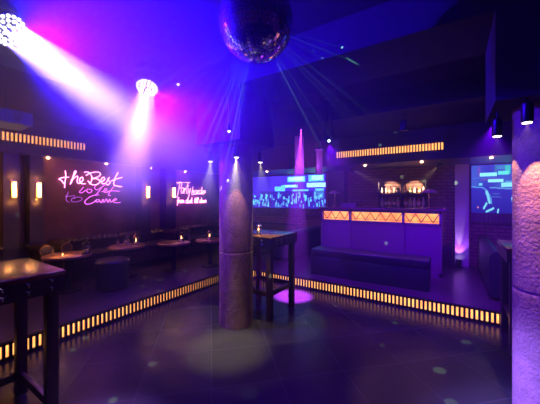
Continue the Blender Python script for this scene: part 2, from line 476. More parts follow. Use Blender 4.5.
# ---------------------------------------------------------------- low round tables
def low_table(x, y, r, label, m='lowtop'):
    t = thing('round_table', label, 'table', (x, y, PLAT), 0, 'low round lounge tables')
    bm = BM(); lathe(bm, [(0, .515), (r - .01, .515), (r, .522), (r, .545), (r - .006, .55), (0, .55)], 48); obj('tabletop', bm, m, t, True)
    bm = BM(); lathe(bm, [(0, .03), (.05, .03), (.04, .06), (.04, .49), (.12, .515), (0, .515)], 20); obj('pedestal', bm, 'black', t, True)
    bm = BM(); lathe(bm, [(0, 0), (r * .62, 0), (r * .62, .015), (.05, .03), (0, .03)], 32); obj('foot', bm, 'black', t, True)
    return t
TBL = [(-4.97, 1.90, .32), (-5.0, 2.86, .31), (-4.59, 3.57, .31), (-4.28, 4.25, .31)]
low_table(*TBL[0], 'low round wooden table lit by a candle, beside the scroll-armed sofas')
low_table(*TBL[1], 'low round table with glasses and a lantern, behind the drum stool')
low_table(*TBL[2], 'low round table carrying one lantern only, in the lounge')
low_table(*TBL[3], 'low round table nearest the middle column, lantern on it')
ZT = PLAT + .55

# ---------------------------------------------------------------- lanterns, candles, glasses
def lantern(p, label, lit=1.0, s=1.0, rim='brass'):
    t = thing('lantern', label, 'lantern', p, random.random(), 'candle lanterns')
    bm = BM(); lathe(bm, [(0, 0), (.045 * s, 0), (.05 * s, .008 * s), (.045 * s, .02 * s), (0, .02 * s)], 20); obj('base', bm, rim, t, True)
    bm = BM(); lathe(bm, [(.043 * s, .02 * s), (.047 * s, .05 * s), (.047 * s, .09 * s), (.038 * s, .115 * s)], 20); obj('glass', bm, 'glass', t, True)
    bm = BM(); lathe(bm, [(.042 * s, .112 * s), (.046 * s, .118 * s), (.03 * s, .138 * s), (.012 * s, .15 * s), (.012 * s, .158 * s), (0, .16 * s)], 20); obj('cap', bm, rim, t, True)
    bm = BM(); tube(bm, [(.018 * s * math.cos(a), 0, (.165 + .018 * math.sin(a)) * s) for a in [k * PI / 6 for k in range(13)]], .0025 * s, 6); obj('ring', bm, rim, t, True)
    bm = BM(); lathe(bm, [(0, .02 * s), (.02 * s, .02 * s), (.02 * s, .05 * s), (0, .05 * s)], 16); c = obj('candle', bm, 'cream', t, True)
    if lit:
        bm = BM(); lathe(bm, [(0, .052 * s), (.008 * s, .06 * s), (.006 * s, .075 * s), (0, .09 * s)], 10); obj('flame', bm, 'flame', c, True)
        light('POINT', 'candle_light', (p[0], p[1], p[2] + .085 * s), (1, .48, .16), 1.3 * lit, 0)
    return t
lantern((-4.95, 3.0, ZT), 'lit lantern next to the glasses on the low table', 1.1, 1.2)
lantern((-4.53, 3.70, ZT), 'lit lantern alone on the low round table in the lounge', 1.0, 1.15)
lantern((-4.28, 4.22, ZT), 'lit lantern on the table nearest the middle column', 1.1, 1.2)
lantern((-2.30, 3.22, 1.09), 'lantern on the standing table right of the middle column', .8, 1.0, 'chrome')
lantern((-4.80, 2.09, ZT), 'dark unlit lantern at the back of the candle-lit table', 0, 1.3, 'black')
t = thing('tealight', 'small burning tealight on the leftmost low table', 'candle', (-4.87, 1.80, ZT))
bm = BM(); lathe(bm, [(0, 0), (.022, 0), (.026, .03), (.022, .03), (.02, .012), (0, .012)], 16); obj('cup', bm, 'glass', t, True)
bm = BM(); lathe(bm, [(0, .013), (.008, .02), (.006, .03), (0, .045)], 10); obj('flame', bm, 'flame', t, True)
light('POINT', 'candle_light', (-4.87, 1.80, ZT + .09), (1, .42, .11), 2.6, 0)
def glass(p, label, drink=True):
    t = thing('drinking_glass', label, 'glass', p, 0, 'glasses on the lounge table')
    bm = BM(); lathe(bm, [(0, 0), (.026, 0), (.031, .13), (.028, .13), (.024, .008), (0, .008)], 18); obj('tumbler', bm, 'glass', t, True)
    if drink:
        bm = BM(); lathe(bm, [(0, .009), (.0235, .009), (.0265, .085), (0, .085)], 18); obj('drink', bm, 'water', t, True)
glass((-5.10, 2.74, ZT), 'leftmost tall glass of the cluster beside the lantern')
glass((-5.03, 2.84, ZT), 'middle tall glass of the cluster beside the lantern')
glass((-4.93, 2.83, ZT), 'tall glass nearest the lantern in the cluster', True)
t = thing('drinking_glass', 'stemmed glass standing at the back of the glass cluster', 'glass', (-5.12, 2.94, ZT), 0, 'glasses on the lounge table')
bm = BM(); lathe(bm, [(0, 0), (.03, 0), (.03, .004), (.004, .01), (.004, .09), (.03, .12), (.036, .17), (.028, .20)], 18); obj('goblet', bm, 'glass', t, True)
glass((-5.07, 1.74, ZT), 'empty tumbler on the candle-lit round table', False)

# ---------------------------------------------------------------- seating
def tufts(bm, x, ys, zs, r=.008, nx=1):
    for j, z in enumerate(zs):
        for k, y in enumerate(ys):
            lathe(bm, [(0, -.004), (r, -.003), (r * .7, .004), (0, .005)], 8, Matrix.Translation((x, y, z)) @ Matrix.Rotation(PI / 2, 4, 'Y'))
def chesterfield(y0, y1, label, depth=.62, arms=(1, 1)):
    """scroll-armed tufted sofa with its back on the left wall"""
    t = thing('tufted_sofa', label, 'sofa', (XW + .005, (y0 + y1) / 2, PLAT), 0, 'button-tufted sofas along the left wall')
    L = (y1 - y0) / 2
    bm = BM(); bx(bm, .06, depth - .02, -L + .12, L - .12, .09, .40, .03); obj('base', bm, 'leather', t, True)
    n = max(1, round(2 * L / .7))
    for k in range(n):
        a = -L + .17 + (2 * L - .34) * k / n; b = -L + .17 + (2 * L - .34) * (k + 1) / n
        bm = BM(); bx(bm, .20, depth, a + .004, b - .004, .33, .45, .035); obj('seat_cushion', bm, 'leather', t, True)
    # rolled, tufted back
    prof = [(.02, .09), (.0, .2), (.01, .60), (.04, .66), (.10, .69), (.17, .675), (.21, .63), (.20, .58), (.19, .45), (.2, .09)]
    bm = BM(); m = max(8, int(2 * L / .055)); ys = [-L + .06 + (2 * L - .12) * k / m for k in range(m + 1)]
    rings = []
    for k, y in enumerate(ys):
        puff = .018 * abs(math.sin(PI * k / 2))
        rings.append([bm.verts.new((x + (puff if x > .15 and z > .4 else 0), y, z + (puff if z > .6 else 0))) for x, z in prof])
    for a, b in zip(rings, rings[1:]):
        for i in range(len(prof)): bm.faces.new((a[i], a[(i + 1) % len(prof)], b[(i + 1) % len(prof)], b[i]))
    bm.faces.new(rings[0][::-1]); bm.faces.new(rings[-1]); back = obj('backrest', bm, 'leather', t, True)
    bm = BM(); tufts(bm, .214, ys[1:-1:2], (.60, .50)); obj('button_row', bm, 'brass', back)
    # arms: a scroll seen from the front, extruded along the depth, with a nail trim
    for s in (-1, 1):
        if not arms[(s + 1) // 2]: continue
        c = s * (L - .10); ang = [math.radians(a) for a in range(-60, 241, 20)]
        pr = [(c - s * .05, .09), (c + s * .06, .09)] + []
        sc = [(c + s * .0 + s * .09 * math.cos(a), .60 + .09 * math.sin(a)) for a in ang]
        outline = [(c + s * .06, .09)] + sc + [(c - s * .06, .09)]
        bm = BM()
        A = [bm.verts.new((.05, yy, z)) for yy, z in outline]; Bv = [bm.verts.new((depth + .01, yy, z)) for yy, z in outline]
        nn = len(outline)
        for k in range(nn): bm.faces.new((A[k], A[(k + 1) % nn], Bv[(k + 1) % nn], Bv[k]))
        bm.faces.new(A[::-1]); bm.faces.new(Bv); arm = obj('arm', bm, 'leather', t, True)
        bm = BM()
        tube(bm, [(depth + .014, yy, z) for yy, z in [(c + s * .052, .12)] + [(c + s * .078 * math.cos(a), .60 + .078 * math.sin(a)) for a in ang] + [(c - s * .052, .12)]], .008, 6)
        obj('nail_trim', bm, 'brass', arm, True)
    return t
chesterfield(.0, 1.84, 'button-tufted dark sofa at the left picture edge, scroll arm by the candle table')
chesterfield(1.92, 4.35, 'long tufted dark sofa under the pink neon lettering')
chesterfield(4.42, 6.35, 'tufted dark sofa under the further neon sign, partly behind the column')

t = thing('drum_stool', 'dark round upholstered drum stool between the low tables', 'stool', (-4.50, 2.34, PLAT))
bm = BM(); lathe(bm, [(0, 0), (.22, 0), (.235, .02), (.235, .37), (0, .37)], 48); obj('body', bm, 'leather2', t, True)
bm = BM(); lathe(bm, [(0, .37), (.235, .37), (.243, .385), (.243, .43), (.22, .455), (0, .462)], 48); obj('cushion', bm, 'leather2', t, True)
bm = BM(); lathe(bm, [(.236, .02), (.240, .03), (.240, .05), (.236, .06)], 48); obj('band', bm, 'leather', t, True)

# long bench in front of the bar
t = thing('bench', 'long dark backless bench in front of the bar', 'bench', (-1.27, 5.03, PLAT))
bm = BM(); bx(bm, -.965, .965, -.215, .215, 0, .34, .01); obj('plinth', bm, 'leather2', t, True)
bm = BM(); bx(bm, -.97, .97, -.22, .22, .34, .47, .015); obj('seat_cushion', bm, 'leather2', t, True)

# booth sofa under the screen and the sofa whose back faces the aisle
def back_sofa(name, label, loc, rz, L, depth=.7, h=.68, m='leather2'):
    """back along local -x side (x from 0), seat towards +x"""
    t = thing(name, label, 'sofa', loc, rz, 'smooth dark sofas by the rear wall')
    prof = [(.0, .05), (.0, .50)] + [(.09 - .09 * math.cos(a), h - .10 + .10 * math.sin(a)) for a in [k * PI / 8 for k in range(9)]] + [(.20, .40), (.22, .05)]
    bm = BM(); extrude_profile(bm, prof, -L / 2, L / 2); obj('backrest', bm, m, t, True)
    bm = BM(); bx(bm, .21, depth - .03, -L / 2, L / 2, .05, .32, .015); obj('base', bm, m, t, True)
    n = max(1, round(L / .75))
    for k in range(n):
        a = -L / 2 + L * k / n
        bm = BM(); bx(bm, .20, depth, a + .004, a + L / n - .004, .32, .44, .035); obj('seat_cushion', bm, m, t, True)
    return t
back_sofa('booth_sofa', 'long smooth dark sofa against the rear wall under the left screen', (-4.85, YW - .06, PLAT), -PI / 2, 2.15)
back_sofa('booth_sofa', 'smooth dark sofa left of the bar, its back towards the bar', (-2.97, 6.3, PLAT), PI, 1.8)
back_sofa('booth_sofa', 'violet-lit sofa with rounded back turned to us, near the right column', (.42, 6.0, PLAT), 0, 2.15)
# small square table among the booth sofas
t = thing('lounge_table', 'low square table among the sofas under the left screen', 'table', (-4.2, 5.75, PLAT))
bm = BM(); bx(bm, -.35, .35, -.25, .25, .50, .54, .005); obj('tabletop', bm, 'tablewood', t, True)
bm = BM(); bx(bm, -.05, .05, -.05, .05, .02, .50); obj('pedestal', bm, 'black', t)
bm = BM(); bx(bm, -.2, .2, -.2, .2, 0, .02); obj('foot', bm, 'black', t)

# ---------------------------------------------------------------- bar counter
BX0, BX1, BY = -2.44, -.17, 5.78
t = thing('bar_counter', 'long bar counter with a glowing zigzag band under its top', 'bar', ((BX0 + BX1) / 2, BY, PLAT))
hw = (BX1 - BX0) / 2
bm = BM(); bx(bm, -hw, hw, .03, .55, 0, .95); bx(bm, -hw, hw, .10, .55, .95, 1.18)
for x in (-hw, -hw + .62, hw - .64, hw - .04): bx(bm, x, x + .04, .0, .10, .02, 1.18)
bx(bm, -hw, hw, 0.0, .10, .925, .955); bx(bm, -hw, hw, 0, .10, 1.135, 1.18); bx(bm, -hw, hw, .0, .05, 0, .08)
body = obj('body', bm, 'bar', t)
bm = BM(); bx(bm, -hw - .04, hw + .07, -.06, .65, 1.18, 1.225, .008); obj('counter_top', bm, 'bartop', t, True)
segs = [(-hw + .04, -hw + .62), (-hw + .66, hw - .64), (hw - .60, hw - .04)]
for a, b in segs:
    bm = BM(); bx(bm, a, b, .085, .098, .957, 1.133); gp = obj('glowing_panel', bm, 'amber_bar', t)
    n = max(2, round((b - a) / .20)); st = (b - a) / n; bm = BM(); z0, z1 = .975, 1.128
    for k in range(n):
        x = a + k * st
        tube(bm, [(x, .02, z1), (x + st / 2, .02, z0)], .008, 6); tube(bm, [(x + st / 2, .02, z0), (x + st, .02, z1)], .008, 6)
    tube(bm, [(a, .02, z0 + .02), (b, .02, z0 + .02)], .004, 6)
    obj('zigzag_grille', bm, 'black', gp)

def bar_lamp(p, label):
    t = thing('table_lamp', label, 'lamp', p, 0, 'mushroom lamps on the bar')
    bm = BM(); lathe(bm, [(0, 0), (.06, 0), (.06, .012), (.02, .03), (0, .03)], 24); obj('base', bm, 'brass', t, True)
    bm = BM(); lathe(bm, [(.009, .03), (.009, .30)], 12); obj('pole', bm, 'brass', t, True)
    bm = BM(); lathe(bm, [(.135, .295), (.13, .31), (.09, .345), (.03, .362), (0, .364)], 32); obj('lamp_shade', bm, 'shade', t, True)
    light('SPOT', 'bar_lamp_light', (p[0], p[1], p[2] + .29), (1, .45, .5), 5, .03, 150, .5, p)
ZB = PLAT + 1.225
bar_lamp((unproj(335, 207, Y=6.02).x, 6.02, ZB), 'mushroom table lamp at the left end of the bar')
bar_lamp((unproj(429, 207, Y=6.0).x, 6.0, ZB), 'mushroom table lamp at the right end of the bar')
t = thing('serving_tray', 'small glinting tray at the far right end of the bar top', 'tray', (-.16, 5.84, ZB))
bm = BM(); lathe(bm, [(0, 0), (.06, 0), (.075, .02), (.072, .02), (.057, .004), (0, .004)], 24); obj('dish', bm, 'chrome', t, True)
# stacked menus / trays on the bar left
for k in range(3):
    p = (-1.92 + .01 * k, 6.12, ZB + .028 * k)
    t = tag(box_obj('tray', 'bar', (-.17, .17, -.11, .11, 0, .027), bev=.004),
            ('bottom', 'middle', 'top')[k] + ' one of the stacked trays right of the left bar lamp', 'tray', 'stacked trays on the bar'); t.location = p

# back bar: shelf unit and bottles
t = thing('back_bar_shelf', 'lit wall shelf holding bottles behind the bar', 'shelf', (-1.0, YW - .13, 0))
for z in (1.40, 1.72):
    bm = BM(); bx(bm, -.50, .50, -.10, .125, z - .03, z, .003); obj('shelf_board', bm, 'tablewood', t, True)
for x in (-.50, .0, .49):
    bm = BM(); bx(bm, x - .012, x + .012, -.09, .125, .925, 1.98); obj('upright', bm, 'black', t)
t = thing('back_counter', 'dark work counter against the wall behind the bar', 'counter', (-1.05, YW - .25, PLAT))
bm = BM(); bx(bm, -1.15, .72, -.25, .22, 0, .70); obj('cabinet', bm, 'pil', t)
bm = BM(); bx(bm, -1.17, .74, -.27, .23, .70, .74, .005); obj('worktop', bm, 'bartop', t, True)
kinds = {}
def bottle_kind(kind):
    m = {'green': 'bottle_green', 'amber': 'bottle_amber', 'pale': 'bottle_clear'}[kind]
    r = {'green': .036, 'amber': .040, 'pale': .033}[kind]
    t = bpy.data.objects.new('bottle', None); COL.objects.link(t)
    bm = BM(); lathe(bm, [(0, 0), (r, 0), (r, .13), (r * .8, .155), (.013, .18), (.013, .225), (0, .225)], 16); obj('glass_body', bm, m, t, True)
    bm = BM(); lathe(bm, [(0, .225), (.015, .225), (.015, .245), (0, .245)], 12); obj('cap', bm, 'black', t, True)
    bm = BM(); lathe(bm, [(r + .001, .04), (r + .001, .11)], 16); obj('bottle_label', bm, 'cream', t, True)
    return t
order = ['pale', 'amber', 'green', 'pale', 'amber', 'pale', 'green', 'amber', 'pale']
spots = []
for row, z in ((0, 1.40), (1, 1.72)):
    for half, xs in ((0, [-1.44, -1.35, -1.26, -1.17, -1.08]), (1, [-.92, -.83, -.74, -.65, -.56])):
        for k, x in enumerate(xs): spots.append((row, half, k, x, z))
words = ['leftmost', 'second from left', 'central', 'second from right', 'rightmost']
for i, (row, half, k, x, z) in enumerate(spots):
    kd = order[(i * 2 + row) % 9]
    if kd not in kinds:
        kinds[kd] = bottle_kind(kd); o = kinds[kd]
    else: o = dup(kinds[kd])
    o.location = (x, YW - .15 + .015 * (k % 2), z)
    if row: o.scale = (.75, .75, .62)
    tag(o, '%s %s bottle, %s half of the %s shelf behind the bar' % (words[k], kd, ('left', 'right')[half], ('lower', 'upper')[row]), 'bottle', 'bottles on the back bar shelf')

# ---------------------------------------------------------------- wall sconces
def sconce(y, label):
    t = thing('wall_sconce', label, 'wall lamp', (-5.72, y, 1.73), 0, 'tube sconces on the dark pilasters')
    bm = BM(); bx(bm, .0, .02, -.04, .04, -.15, .15, .003); obj('back_plate', bm, 'brass', t, True)
    bm = BM(); lathe(bm, [(0, -.115), (.022, -.115), (.022, .115), (0, .115)], 16, Matrix.Translation((.055, 0, 0))); obj('light_tube', bm, 'sconce', t, True)
    for z in (-.127, .127):
        bm = BM(); bx(bm, .02, .085, -.03, .03, z - .012, z + .012, .002); obj('end_cap', bm, 'brass', t, True)
    for s in (-1, 1): light('POINT', 'warm_wall_light', (-5.60, y, 1.73 + s * .2), (1, .36, .08), 1.5, 0)
sconce(1.46, 'glowing tube sconce on the leftmost dark pilaster')
sconce(1.77, 'glowing tube sconce just left of the pink neon lettering')
sconce(3.73, 'glowing tube sconce on the pilaster right of the pink neon lettering')
sconce(4.42, 'glowing tube sconce just left of the further neon sign')
for y in (1.2,): light('POINT', 'warm_wall_light', (-5.66, y - .35, 1.75), (1, .36, .08), 12, 0)  # unseen lamp with no sconce, warms the wall at the left edge

# ---------------------------------------------------------------- soffit downlights
def downlight(p, label, power=1.3):
    t = thing('downlight', label, 'downlight', p, 0, 'recessed soffit downlights')
    bm = BM(); lathe(bm, [(.038, 0), (.052, 0), (.052, -.006), (.040, -.010), (.038, 0)], 24); obj('rim', bm, 'chrome', t, True)
    bm = BM(); lathe(bm, [(0, -.034), (.018, -.030), (.027, -.016), (.022, -.002), (0, -.001)], 20); obj('bulb', bm, 'down', t, True)
    light('POINT', 'downlight_lamp', (p[0], p[1], p[2] - .06), (1, .32, .12), power, 0)
downlight((-5.80, 1.93, 2.30), 'recessed downlight above the left end of the pink neon lettering')
downlight((-5.80, 2.89, 2.30), 'recessed downlight above the right half of the pink neon lettering')
downlight((-5.80, 3.87, 2.30), 'recessed downlight above the wall panel between the two neon signs')
downlight((-5.80, 4.86, 2.30), 'recessed downlight above the further neon sign')
downlight((-4.05, 6.05, 2.30), 'recessed downlight above the left screen, near the column')
downlight((-2.60, 6.05, 2.30), 'recessed downlight above the left screen, near the bar')
downlight((-1.55, 6.02, 2.30), 'recessed downlight over the left part of the bar')
downlight((-.50, 6.02, 2.30), 'recessed downlight over the right part of the bar')
downlight((.54, 6.02, 2.30), 'recessed downlight above the right screen')

def track_spot(px, label, tgt):
    p = Vector((unproj(px, 165, Y=6.15).x, 6.15, 2.20)); d = (Vector(tgt) - p).normalized(); B = basis(d)
    t = thing('track_spotlight', label, 'spotlight', p, 0, 'white spots aimed at the back bar')
    bm = BM(); lathe(bm, [(0, -.10), (.03, -.10), (.035, .0), (.03, .0), (0, -.01)], 20, B); obj('housing', bm, 'chrome', t, True)
    bm = BM(); lathe(bm, [(0, -.008), (.028, -.008), (.028, -.003), (0, -.003)], 16, B); obj('lens', bm, 'spotface', t)
    bm = BM(); tube(bm, [B @ Vector((0, 0, -.05)), (0, 0, .10)], .008); obj('arm', bm, 'black', t, True)
    light('SPOT', 'track_spotlight_lamp', p + d * .01, (1, .60, .40), 500, .01, 20, .8, tgt)
track_spot(354, 'white spot aimed at the bottles from the left end of the bar soffit', (-1.25, YW, 1.80))
track_spot(438, 'white spot aimed at the bottles from the right end of the bar soffit', (-.76, YW, 1.80))

# ---------------------------------------------------------------- neon signs
def neon(name, label, origin, words_, width, group=None):
    """words_: list of (part name, material, strokes) in metres, u along +Y, v up, on the left wall"""
    t = thing(name, label, 'neon sign', origin)
    for nm, m, strokes in words_:
        bm = BM()
        for s in strokes:
            pts = catmull([(0.03, u, v) for u, v in s], 5)
            tube(bm, pts, .0065 if m == 'neon_pink' else .005, 6)
        w = obj(nm, bm, m, t, True)
    return t
u0 = unproj(52, 160, X=-5.93); u1 = unproj(132, 160, X=-5.93)
def tr1(strokes):
    out = []
    for s in strokes:
        q = []
        for cx, cy in s:
            p = unproj(52 + cx / 6.75, 160 + cy / 6.75, X=-5.93)
            q.append((p.y - 2.75, p.z - 1.85))
        out.append(q)
    return out
the = tr1([[(85, 72), (88, 110), (83, 150), (80, 188)], [(40, 132), (62, 120), (108, 116)], [(45, 128), (60, 140), (75, 160)],
           [(118, 165), (135, 120), (158, 82), (148, 78), (135, 120), (122, 160), (140, 125), (168, 110), (165, 148), (180, 158), (205, 135), (198, 116), (182, 130), (192, 158), (222, 160)]])
best = tr1([[(212, 84), (238, 82), (262, 108), (262, 140), (248, 162)], [(225, 105), (255, 88), (305, 82), (322, 98), (298, 118), (262, 126), (300, 128), (318, 146), (300, 164), (265, 166), (236, 140)],
            [(325, 150), (350, 132), (342, 116), (326, 134), (336, 160), (362, 156)], [(362, 152), (382, 118), (372, 134), (388, 150), (372, 168), (360, 162)],
            [(440, 84), (418, 130), (412, 166), (435, 176), (466, 180)], [(395, 142), (430, 128), (468, 118)]])
isyet = tr1([[(208, 184), (190, 204), (180, 216), (196, 222), (222, 204)], [(240, 194), (228, 208), (244, 222), (262, 214), (262, 200), (246, 198)],
             [(292, 168), (282, 190), (300, 202), (330, 184), (352, 168)], [(330, 184), (312, 212), (288, 236)],
             [(328, 214), (352, 212), (366, 198), (352, 194), (346, 212), (362, 220), (384, 208)], [(412, 180), (390, 208), (376, 236), (392, 240)], [(368, 212), (410, 208), (452, 212)]])
tto = tr1([[(106, 214), (94, 246), (92, 272), (112, 286)], [(84, 246), (118, 244), (150, 240)], [(150, 250), (126, 264), (130, 280), (165, 282), (198, 266), (188, 252), (158, 252), (140, 262)]])
come = tr1([[(312, 236), (272, 240), (232, 262), (216, 286), (232, 298), (268, 290), (300, 266)], [(300, 266), (286, 276), (298, 284), (316, 274), (306, 264)],
            [(316, 274), (328, 290), (338, 264), (346, 286), (362, 262), (372, 286), (384, 264), (392, 284), (404, 276)], [(404, 276), (430, 268), (424, 260), (408, 272), (420, 288), (458, 286)]])
neon('neon_sign', 'large pink neon handwriting reading the Best is Yet to Come', (-5.93, 2.75, 1.85),
     [('word_the', 'neon_pink', the), ('word_best', 'neon_pink', best), ('words_is_yet', 'neon_violet', isyet), ('word_to', 'neon_dim', tto), ('word_come', 'neon_violet', come)], 1.3)
G = {  # one-stroke letters, unit x-height 1, (strokes, advance)
 'a': ([[(.8, .9), (.3, 1), (0, .5), (.3, 0), (.8, .6), (.85, 1), (.8, .2), (1, 0)]], 1.0),
 'd': ([[(.7, .9), (.3, 1), (0, .5), (.3, 0), (.8, .5), (.95, 2), (.8, .2), (1, 0)]], 1.0),
 'e': ([[(0, .5), (.6, .6), (.6, 1), (.2, .9), (.1, .2), (.5, 0), (.9, .2)]], .85),
 'f': ([[(.8, 1.9), (.5, 2), (.35, 1.2), (.2, -.8)], [(0, .9), (.8, 1)]], .7),
 'h': ([[(0, 0), (.25, 2), (.1, .3), (.5, 1), (.7, .8), (.65, .1), (.9, 0)]], .95),
 'i': ([[(.2, 1), (.1, .2), (.4, 0)], [(.28, 1.4), (.3, 1.5)]], .45),
 'k': ([[(0, 0), (.25, 2)], [(.7, 1), (.15, .5), (.7, 0), (.9, 0)]], .9),
 'l': ([[(.1, .3), (.45, 1.6), (.3, 2), (.1, .6), (.3, 0), (.5, .1)]], .5),
 'm': ([[(0, 0), (.15, 1), (.1, .2), (.45, 1), (.5, .1), (.85, 1), (.95, .2), (1.15, 0)]], 1.2),
 'n': ([[(0, 0), (.15, 1), (.1, .2), (.5, 1), (.6, .2), (.85, 0)]], .9),
 'o': ([[(.4, 1), (0, .5), (.35, 0), (.75, .5), (.4, 1), (.9, .9)]], .85),
 'r': ([[(0, 0), (.15, 1), (.1, .4), (.4, 1), (.65, .9)]], .6),
 's': ([[(.6, .9), (.3, 1), (.2, .7), (.55, .3), (.3, 0), (0, .15)]], .65),
 't': ([[(.4, 2), (.2, .3), (.4, 0), (.6, .1)], [(0, 1.3), (.8, 1.4)]], .6),
 'u': ([[(.1, 1), (.05, .2), (.4, 0), (.75, .9), (.7, .2), (.95, 0)]], .95),
 'w': ([[(0, 1), (.1, 0), (.45, .8), (.55, 0), (.95, 1)]], 1.0),
 'y': ([[(.1, 1), (.1, .4), (.4, .2), (.8, 1)], [(.8, 1), (.5, -.3), (.1, -1.6)]], .85),
 'P': ([[(.5, 2), (.3, .6), (.0, -.8)], [(-.3, 1.7), (.6, 2), (1.1, 1.6), (.9, 1), (.3, .9)]], 1.1),
}
def write(txt, u, v, h, width):
    adv = sum(G[c][1] if c != ' ' else .7 for c in txt); sx = width / adv; out = []; x = 0
    for c in txt:
        if c == ' ': x += .7; continue
        for s in G[c][0]: out.append([(u + (x + p[0]) * sx + .12 * p[1] * h, v + p[1] * h) for p in s])
        x += G[c][1]
    return out
neon('neon_sign', 'smaller further neon sign in handwriting, two lines, reading from dusk till dawn below', (-5.93, 4.66, 1.4),
     [('upper_word', 'neon_rose', write('Party', .03, .32, .145, .42) + [[(.0, .60), (.45, .615)]]),
      ('upper_word', 'neon_rose', write('harder', .50, .31, .10, .50) + [[(.50, .285), (1.02, .36)]]),
      ('lower_line', 'neon_pink', write('from dusk till dawn', .02, .07, .07, 1.02))], 1.07)
light('POINT', 'neon_glow', (-5.7, 2.6, 1.95), (1, .15, .8), 1.5, 0)
light('POINT', 'neon_glow', (-5.7, 5.2, 1.7), (1, .15, .8), 1.5, 0)

# ---------------------------------------------------------------- video screens (pictures kept in a colour attribute of the screen mesh)
def screen(name, label, x0, x1, z0, z1, fn, nx, nz, strength):
    t = thing(name, label, 'screen', (x0, YW - .03, z0))
    bm = BM(); lay = None; w, h = x1 - x0, z1 - z0
    vs = [[bm.verts.new((w * i / nx, -.012, h * j / nz)) for i in range(nx + 1)] for j in range(nz + 1)]
    cl = bm.loops.layers.float_color.new('picture')
    for j in range(nz):
        for i in range(nx):
            f = bm.faces.new((vs[j][i], vs[j][i + 1], vs[j + 1][i + 1], vs[j + 1][i]))
            c = fn((i + .5) / nx, (j + .5) / nz)
            for l in f.loops: l[cl] = (*c, 1)
    m = bpy.data.materials.new(name + '_picture'); m.use_nodes = True; nt = m.node_tree; nt.nodes.clear()
    a = nt.nodes.new('ShaderNodeAttribute'); a.attribute_name = 'picture'; e = nt.nodes.new('ShaderNodeEmission'); o = nt.nodes.new('ShaderNodeOutputMaterial')
    e.inputs['Strength'].default_value = strength
    nt.links.new(a.outputs['Color'], e.inputs['Color']); nt.links.new(e.outputs[0], o.inputs[0])
    obj('display', bm, m, t)
    bm = BM(); bx(bm, -.01, w + .01, -.010, .025, -.01, h + .01); obj('casing', bm, 'black', t)
def mixc(a, b, k): return tuple(a[i] * (1 - k) + b[i] * k for i in range(3))
rnd = random.Random(3)
people = [(rnd.random(), rnd.uniform(.05, .42), rnd.uniform(.006, .02), rnd.uniform(.04, .16), rnd.random()) for _ in range(190)]
DK, MD, CY, WH = (.012, .004, .13), (.035, .015, .36), (.07, .36, .62), (.25, .58, .70)
rect_l = [(.36, .52, .74, .95, MD), (.53, .76, .80, .95, CY), (.55, .74, .84, .93, WH), (.80, .98, .80, .97, CY), (.84, .97, .84, .95, WH), (.78, 1.0, .62, .76, WH),
          (.45, .67, .62, .71, CY), (.50, .64, .64, .70, WH), (.60, .80, .50, .56, CY), (.36, .50, .52, .66, CY), (.88, .98, .30, .58, CY), (.20, .29, .05, .16, WH), (.36, .46, .03, .10, CY), (.30, .34, .58, .80, MD)]
def pic_left(u, v):
    c = mixc(DK, MD, .6 if u < .3 else .9)
    for (a, b, c0, d, col) in rect_l:
        if a < u < b and c0 < v < d:
            k = .55 + .45 * math.sin(u * 61 + v * 37) * math.sin(u * 23 - v * 71); c = mixc(MD, col, .55 + .45 * k)
    if v < .52:
        c2 = mixc(c, DK, .75) if u > .15 else c; c = c2
        for (pu, pv, w, h, k) in people:
            if abs(u - pu) < w * .5 and abs(v - pv) < h * .5: c = mixc(MD, CY, k) if k > .45 else DK
    return c
def seg(u, v, pts, w):
    for (a, b), (c, d) in zip(pts, pts[1:]):
        L = (c - a) ** 2 + (d - b) ** 2; k = max(0, min(1, ((u - a) * (c - a) + (v - b) * (d - b)) / L))
        if math.hypot(u - a - k * (c - a), v - b - k * (d - b)) < w: return True
    return False
def pic_right(u, v):
    # dusk street: signs above, the outline of a car below
    u /= .49
    c = mixc((.02, .03, .30), (.03, .07, .36), .5 + .5 * math.sin(u * 9 + 1))
    for (a, b, c0, d, col) in ((.0, .60, .72, .74, (.05, .12, .5)), (.16, .22, .76, .96, (.10, .05, .30)), (.55, .60, .78, 1, (.02, .12, .25)), (.78, .90, .80, .98, (.03, .35, .35)), (.60, .78, .90, .97, (.03, .16, .36)),
                               (.20, .60, .765, .835, (.20, .62, .75)), (.62, .86, .79, .86, (.08, .55, .50)), (.24, .66, .67, .73, (.07, .06, .28)), (.40, .74, .635, .70, (.22, .62, .75)),
                               (.18, .26, .58, .62, (.12, .45, .60)), (.70, 1.0, .54, .62, (.18, .55, .65)), (.78, 1.0, .62, .66, (.06, .22, .45)), (1.1, 1.5, .7, .8, (.1, .5, .6)), (1.2, 1.9, .5, .6, (.05, .3, .5))):
        if a < u < b and c0 < v < d: c = col
    hood = .56 if u < .35 else .56 - (u - .35) * .12
    if v < hood: c = mixc((.012, .008, .20), (.02, .02, .30), v / .56)
    if seg(u, v, [(0, .55), (.28, .53), (.38, .46), (.46, .32), (.48, .20)], .013): c = (.06, .22, .50)
    if seg(u, v, [(.44, .53), (1.0, .49)], .012): c = (.08, .22, .48)
    if seg(u, v, [(.36, .44), (.40, .34), (.43, .22)], .030): c = (.13, .45, .58)
    if seg(u, v, [(.36, .20), (.30, .10)], .022) or seg(u, v, [(.36, .03), (.52, .10)], .022) or seg(u, v, [(.62, .02), (.63, .08)], .018): c = (.14, .48, .62)
    if seg(u, v, [(.98, .40), (.94, .30), (.97, .20)], .026): c = (.16, .50, .66)
    if seg(u, v, [(.46, .34), (.70, .33)], .012) or seg(u, v, [(.5, .40), (.66, .40)], .008): c = (.03, .07, .34)
    if math.hypot(u - .16, v - .12) < .018: c = (.6, .2, .2)
    return c
screen('video_screen', 'wide video screen left of the bar showing a crowded lit street', -5.50, -2.93, 1.30, 2.27, pic_left, 150, 48, 3.2)
